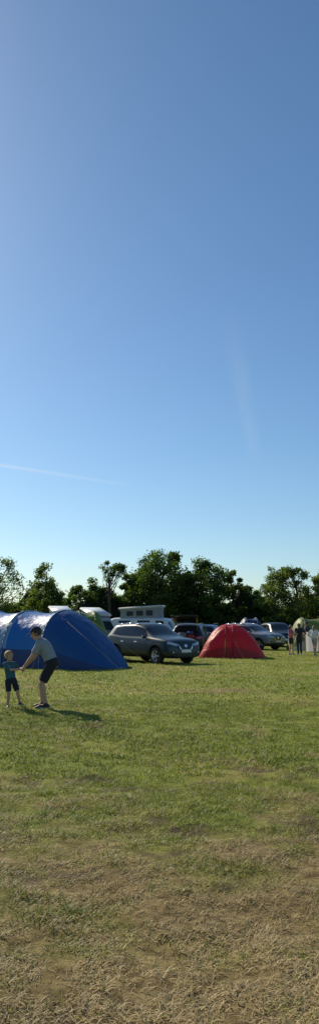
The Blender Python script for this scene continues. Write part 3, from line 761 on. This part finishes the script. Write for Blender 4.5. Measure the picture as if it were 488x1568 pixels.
    bm_obj('shoe_soles',bm,mat('sole_white',(.6,.6,.58),.7,nscale=20),e)
    return e
def cloth(n,c,t=.12): return mat(n,c,.85,nscale=12,namt=.12,bump=.012,bscale=14,transl=t)
fJ=dict(hl=(.14,.09,.84),hr=(.16,-.09,.84),kl=(-.07,.13,.485),kr=(-.02,-.12,.475),al=(-.03,.14,.095),ar=(.06,-.12,.095),tl=(-1,.1,-.02),tr=(-1,-.12,-.02),
 wa=(.09,0,.99),ch=(-.0,0,1.15),nb=(-.10,0,1.29),sl=(-.07,.18,1.22),sr=(-.07,-.18,1.22),el=(-.21,.19,.98),er=(-.21,-.20,.97),wl=(-.35,.09,.81),wr=(-.35,-.13,.80),
 hd=(-.17,-.01,1.415),hnl=(-.2,-.5,-.8),hnr=(-.2,.5,-.8),tsl=(1,0,0),tsr=(-1,0,0))
person('man',(-2.21,14.5,0),fJ,1.0,(-.92,-.12,-.32),cloth('grey_cotton',(.30,.33,.37)),cloth('black_cotton',(.012,.013,.018),0),mat('black_trainer',(.02,.02,.022),.6,nscale=20),
  skin,mat('brown_hair',(.04,.025,.015),.7,nscale=40,namt=.4),1.0,cap=cloth('navy_cap',(.015,.02,.04),0),curl=.75,leg=.90)
bJ=dict(hr=(-.045,-.045,.52),hl=(.045,.045,.52),kl=(.13,.02,.30),kr=(-.025,-.05,.285),al=(.17,.07,.10),ar=(-.045,-.01,.065),tl=(.75,-.6,.1),tr=(.3,-.95,-.02),
 wa=(-.015,0,.63),ch=(-.03,0,.75),nb=(-.04,0,.87),sr=(-.115,-.075,.83),sl=(.035,.075,.835),er=(.03,-.18,.735),el=(.12,.14,.73),wr=(.17,-.10,.735),wl=(.19,.05,.745),
 hd=(-.045,-.02,.985),hnl=(0,-.3,-1),hnr=(0,.3,-1),tsl=(1,0,0),tsr=(-1,0,0))
person('boy',(-2.84,14.5,0),bJ,.60,(.72,-.66,.1),cloth('teal_cotton',(.03,.13,.17)),cloth('navy_cotton',(.012,.015,.03),0),mat('dark_trainer',(.03,.03,.035),.6,nscale=20),
  skin,mat('blond_hair',(.36,.24,.11),.7,nscale=40,namt=.4),.86,sleeve=.75,leg=.85,curl=.4,voxel=.005)
def stand(h,arms='down',step=.0,lean=0):
    k=h/1.75
    J=dict(hl=(.09,0,.92),hr=(-.09,0,.92),kl=(.10,-.03-step*.5,.50),kr=(-.10,-.03+step*.5,.50),al=(.11,.02-step,.09),ar=(-.11,.02+step,.09),tl=(.2,-1,-.02),tr=(-.2,-1,-.02),
     wa=(0,0,1.08),ch=(0,.01,1.28),nb=(0,.01,1.47),sl=(.19,.01,1.42),sr=(-.19,.01,1.42),el=(.25,.03,1.13),er=(-.25,.03,1.13),wl=(.26,-.08,.90),wr=(-.26,-.08,.90),hd=(0,-.02,1.625),
     tsl=(1,0,0),tsr=(-1,0,0),hnl=(-1,0,0),hnr=(1,0,0))
    if arms=='hip': J['el']=(.38,.08,1.18); J['wl']=(.20,-.02,1.02)
    if arms=='fwd': J['er']=(-.25,-.10,1.16); J['wr']=(-.15,-.30,1.28); J['el']=(.25,-.06,1.15); J['wl']=(.17,-.28,1.2)
    return {a:(V(b_)*k if a[0] not in 't' and a[:2]!='hn' and a[:2]!='ts' else V(b_)) for a,b_ in J.items()},k
def far(name,x,y,h,rot,arms,shirt,shorts,sk,hair,leg,fem,step=.05):
    J,k=stand(h,arms,step); person(name,(x,y,0),J,k*.95,(0,-1,-.05),shirt,shorts,mat('trainer',(.3,.3,.3),.6,nscale=20),sk,hair,k*1.05,leg=leg,voxel=.009,curl=.3,fem=fem,rotz=rot)
dh=mat('dark_hair',(.02,.014,.01),.6,nscale=40)
far('girl',6.8,38.9,1.54,.9,'fwd',cloth('pink_cotton',(.50,.12,.16)),cloth('black_leggings',(.02,.02,.025),0),skin,dh,.6,True)
far('woman',7.28,39.2,1.62,-.5,'hip',cloth('black_top',(.02,.02,.022),0),cloth('dark_trousers',(.02,.022,.03),0),skin2,dh,1.2,True,.08)
far('girl',7.95,38.6,1.52,2.4,'hip',cloth('white_cotton',(.75,.75,.75)),cloth('cream_shorts',(.45,.40,.34)),skin,mat('light_hair',(.2,.13,.07),.7,nscale=30),.55,True,.12)
far('man',8.6,44.0,1.72,-1.2,'down',cloth('navy_shirt',(.03,.04,.08)),cloth('khaki_shorts',(.22,.18,.12),0),skin,dh,.7,False,.06)
print('done')
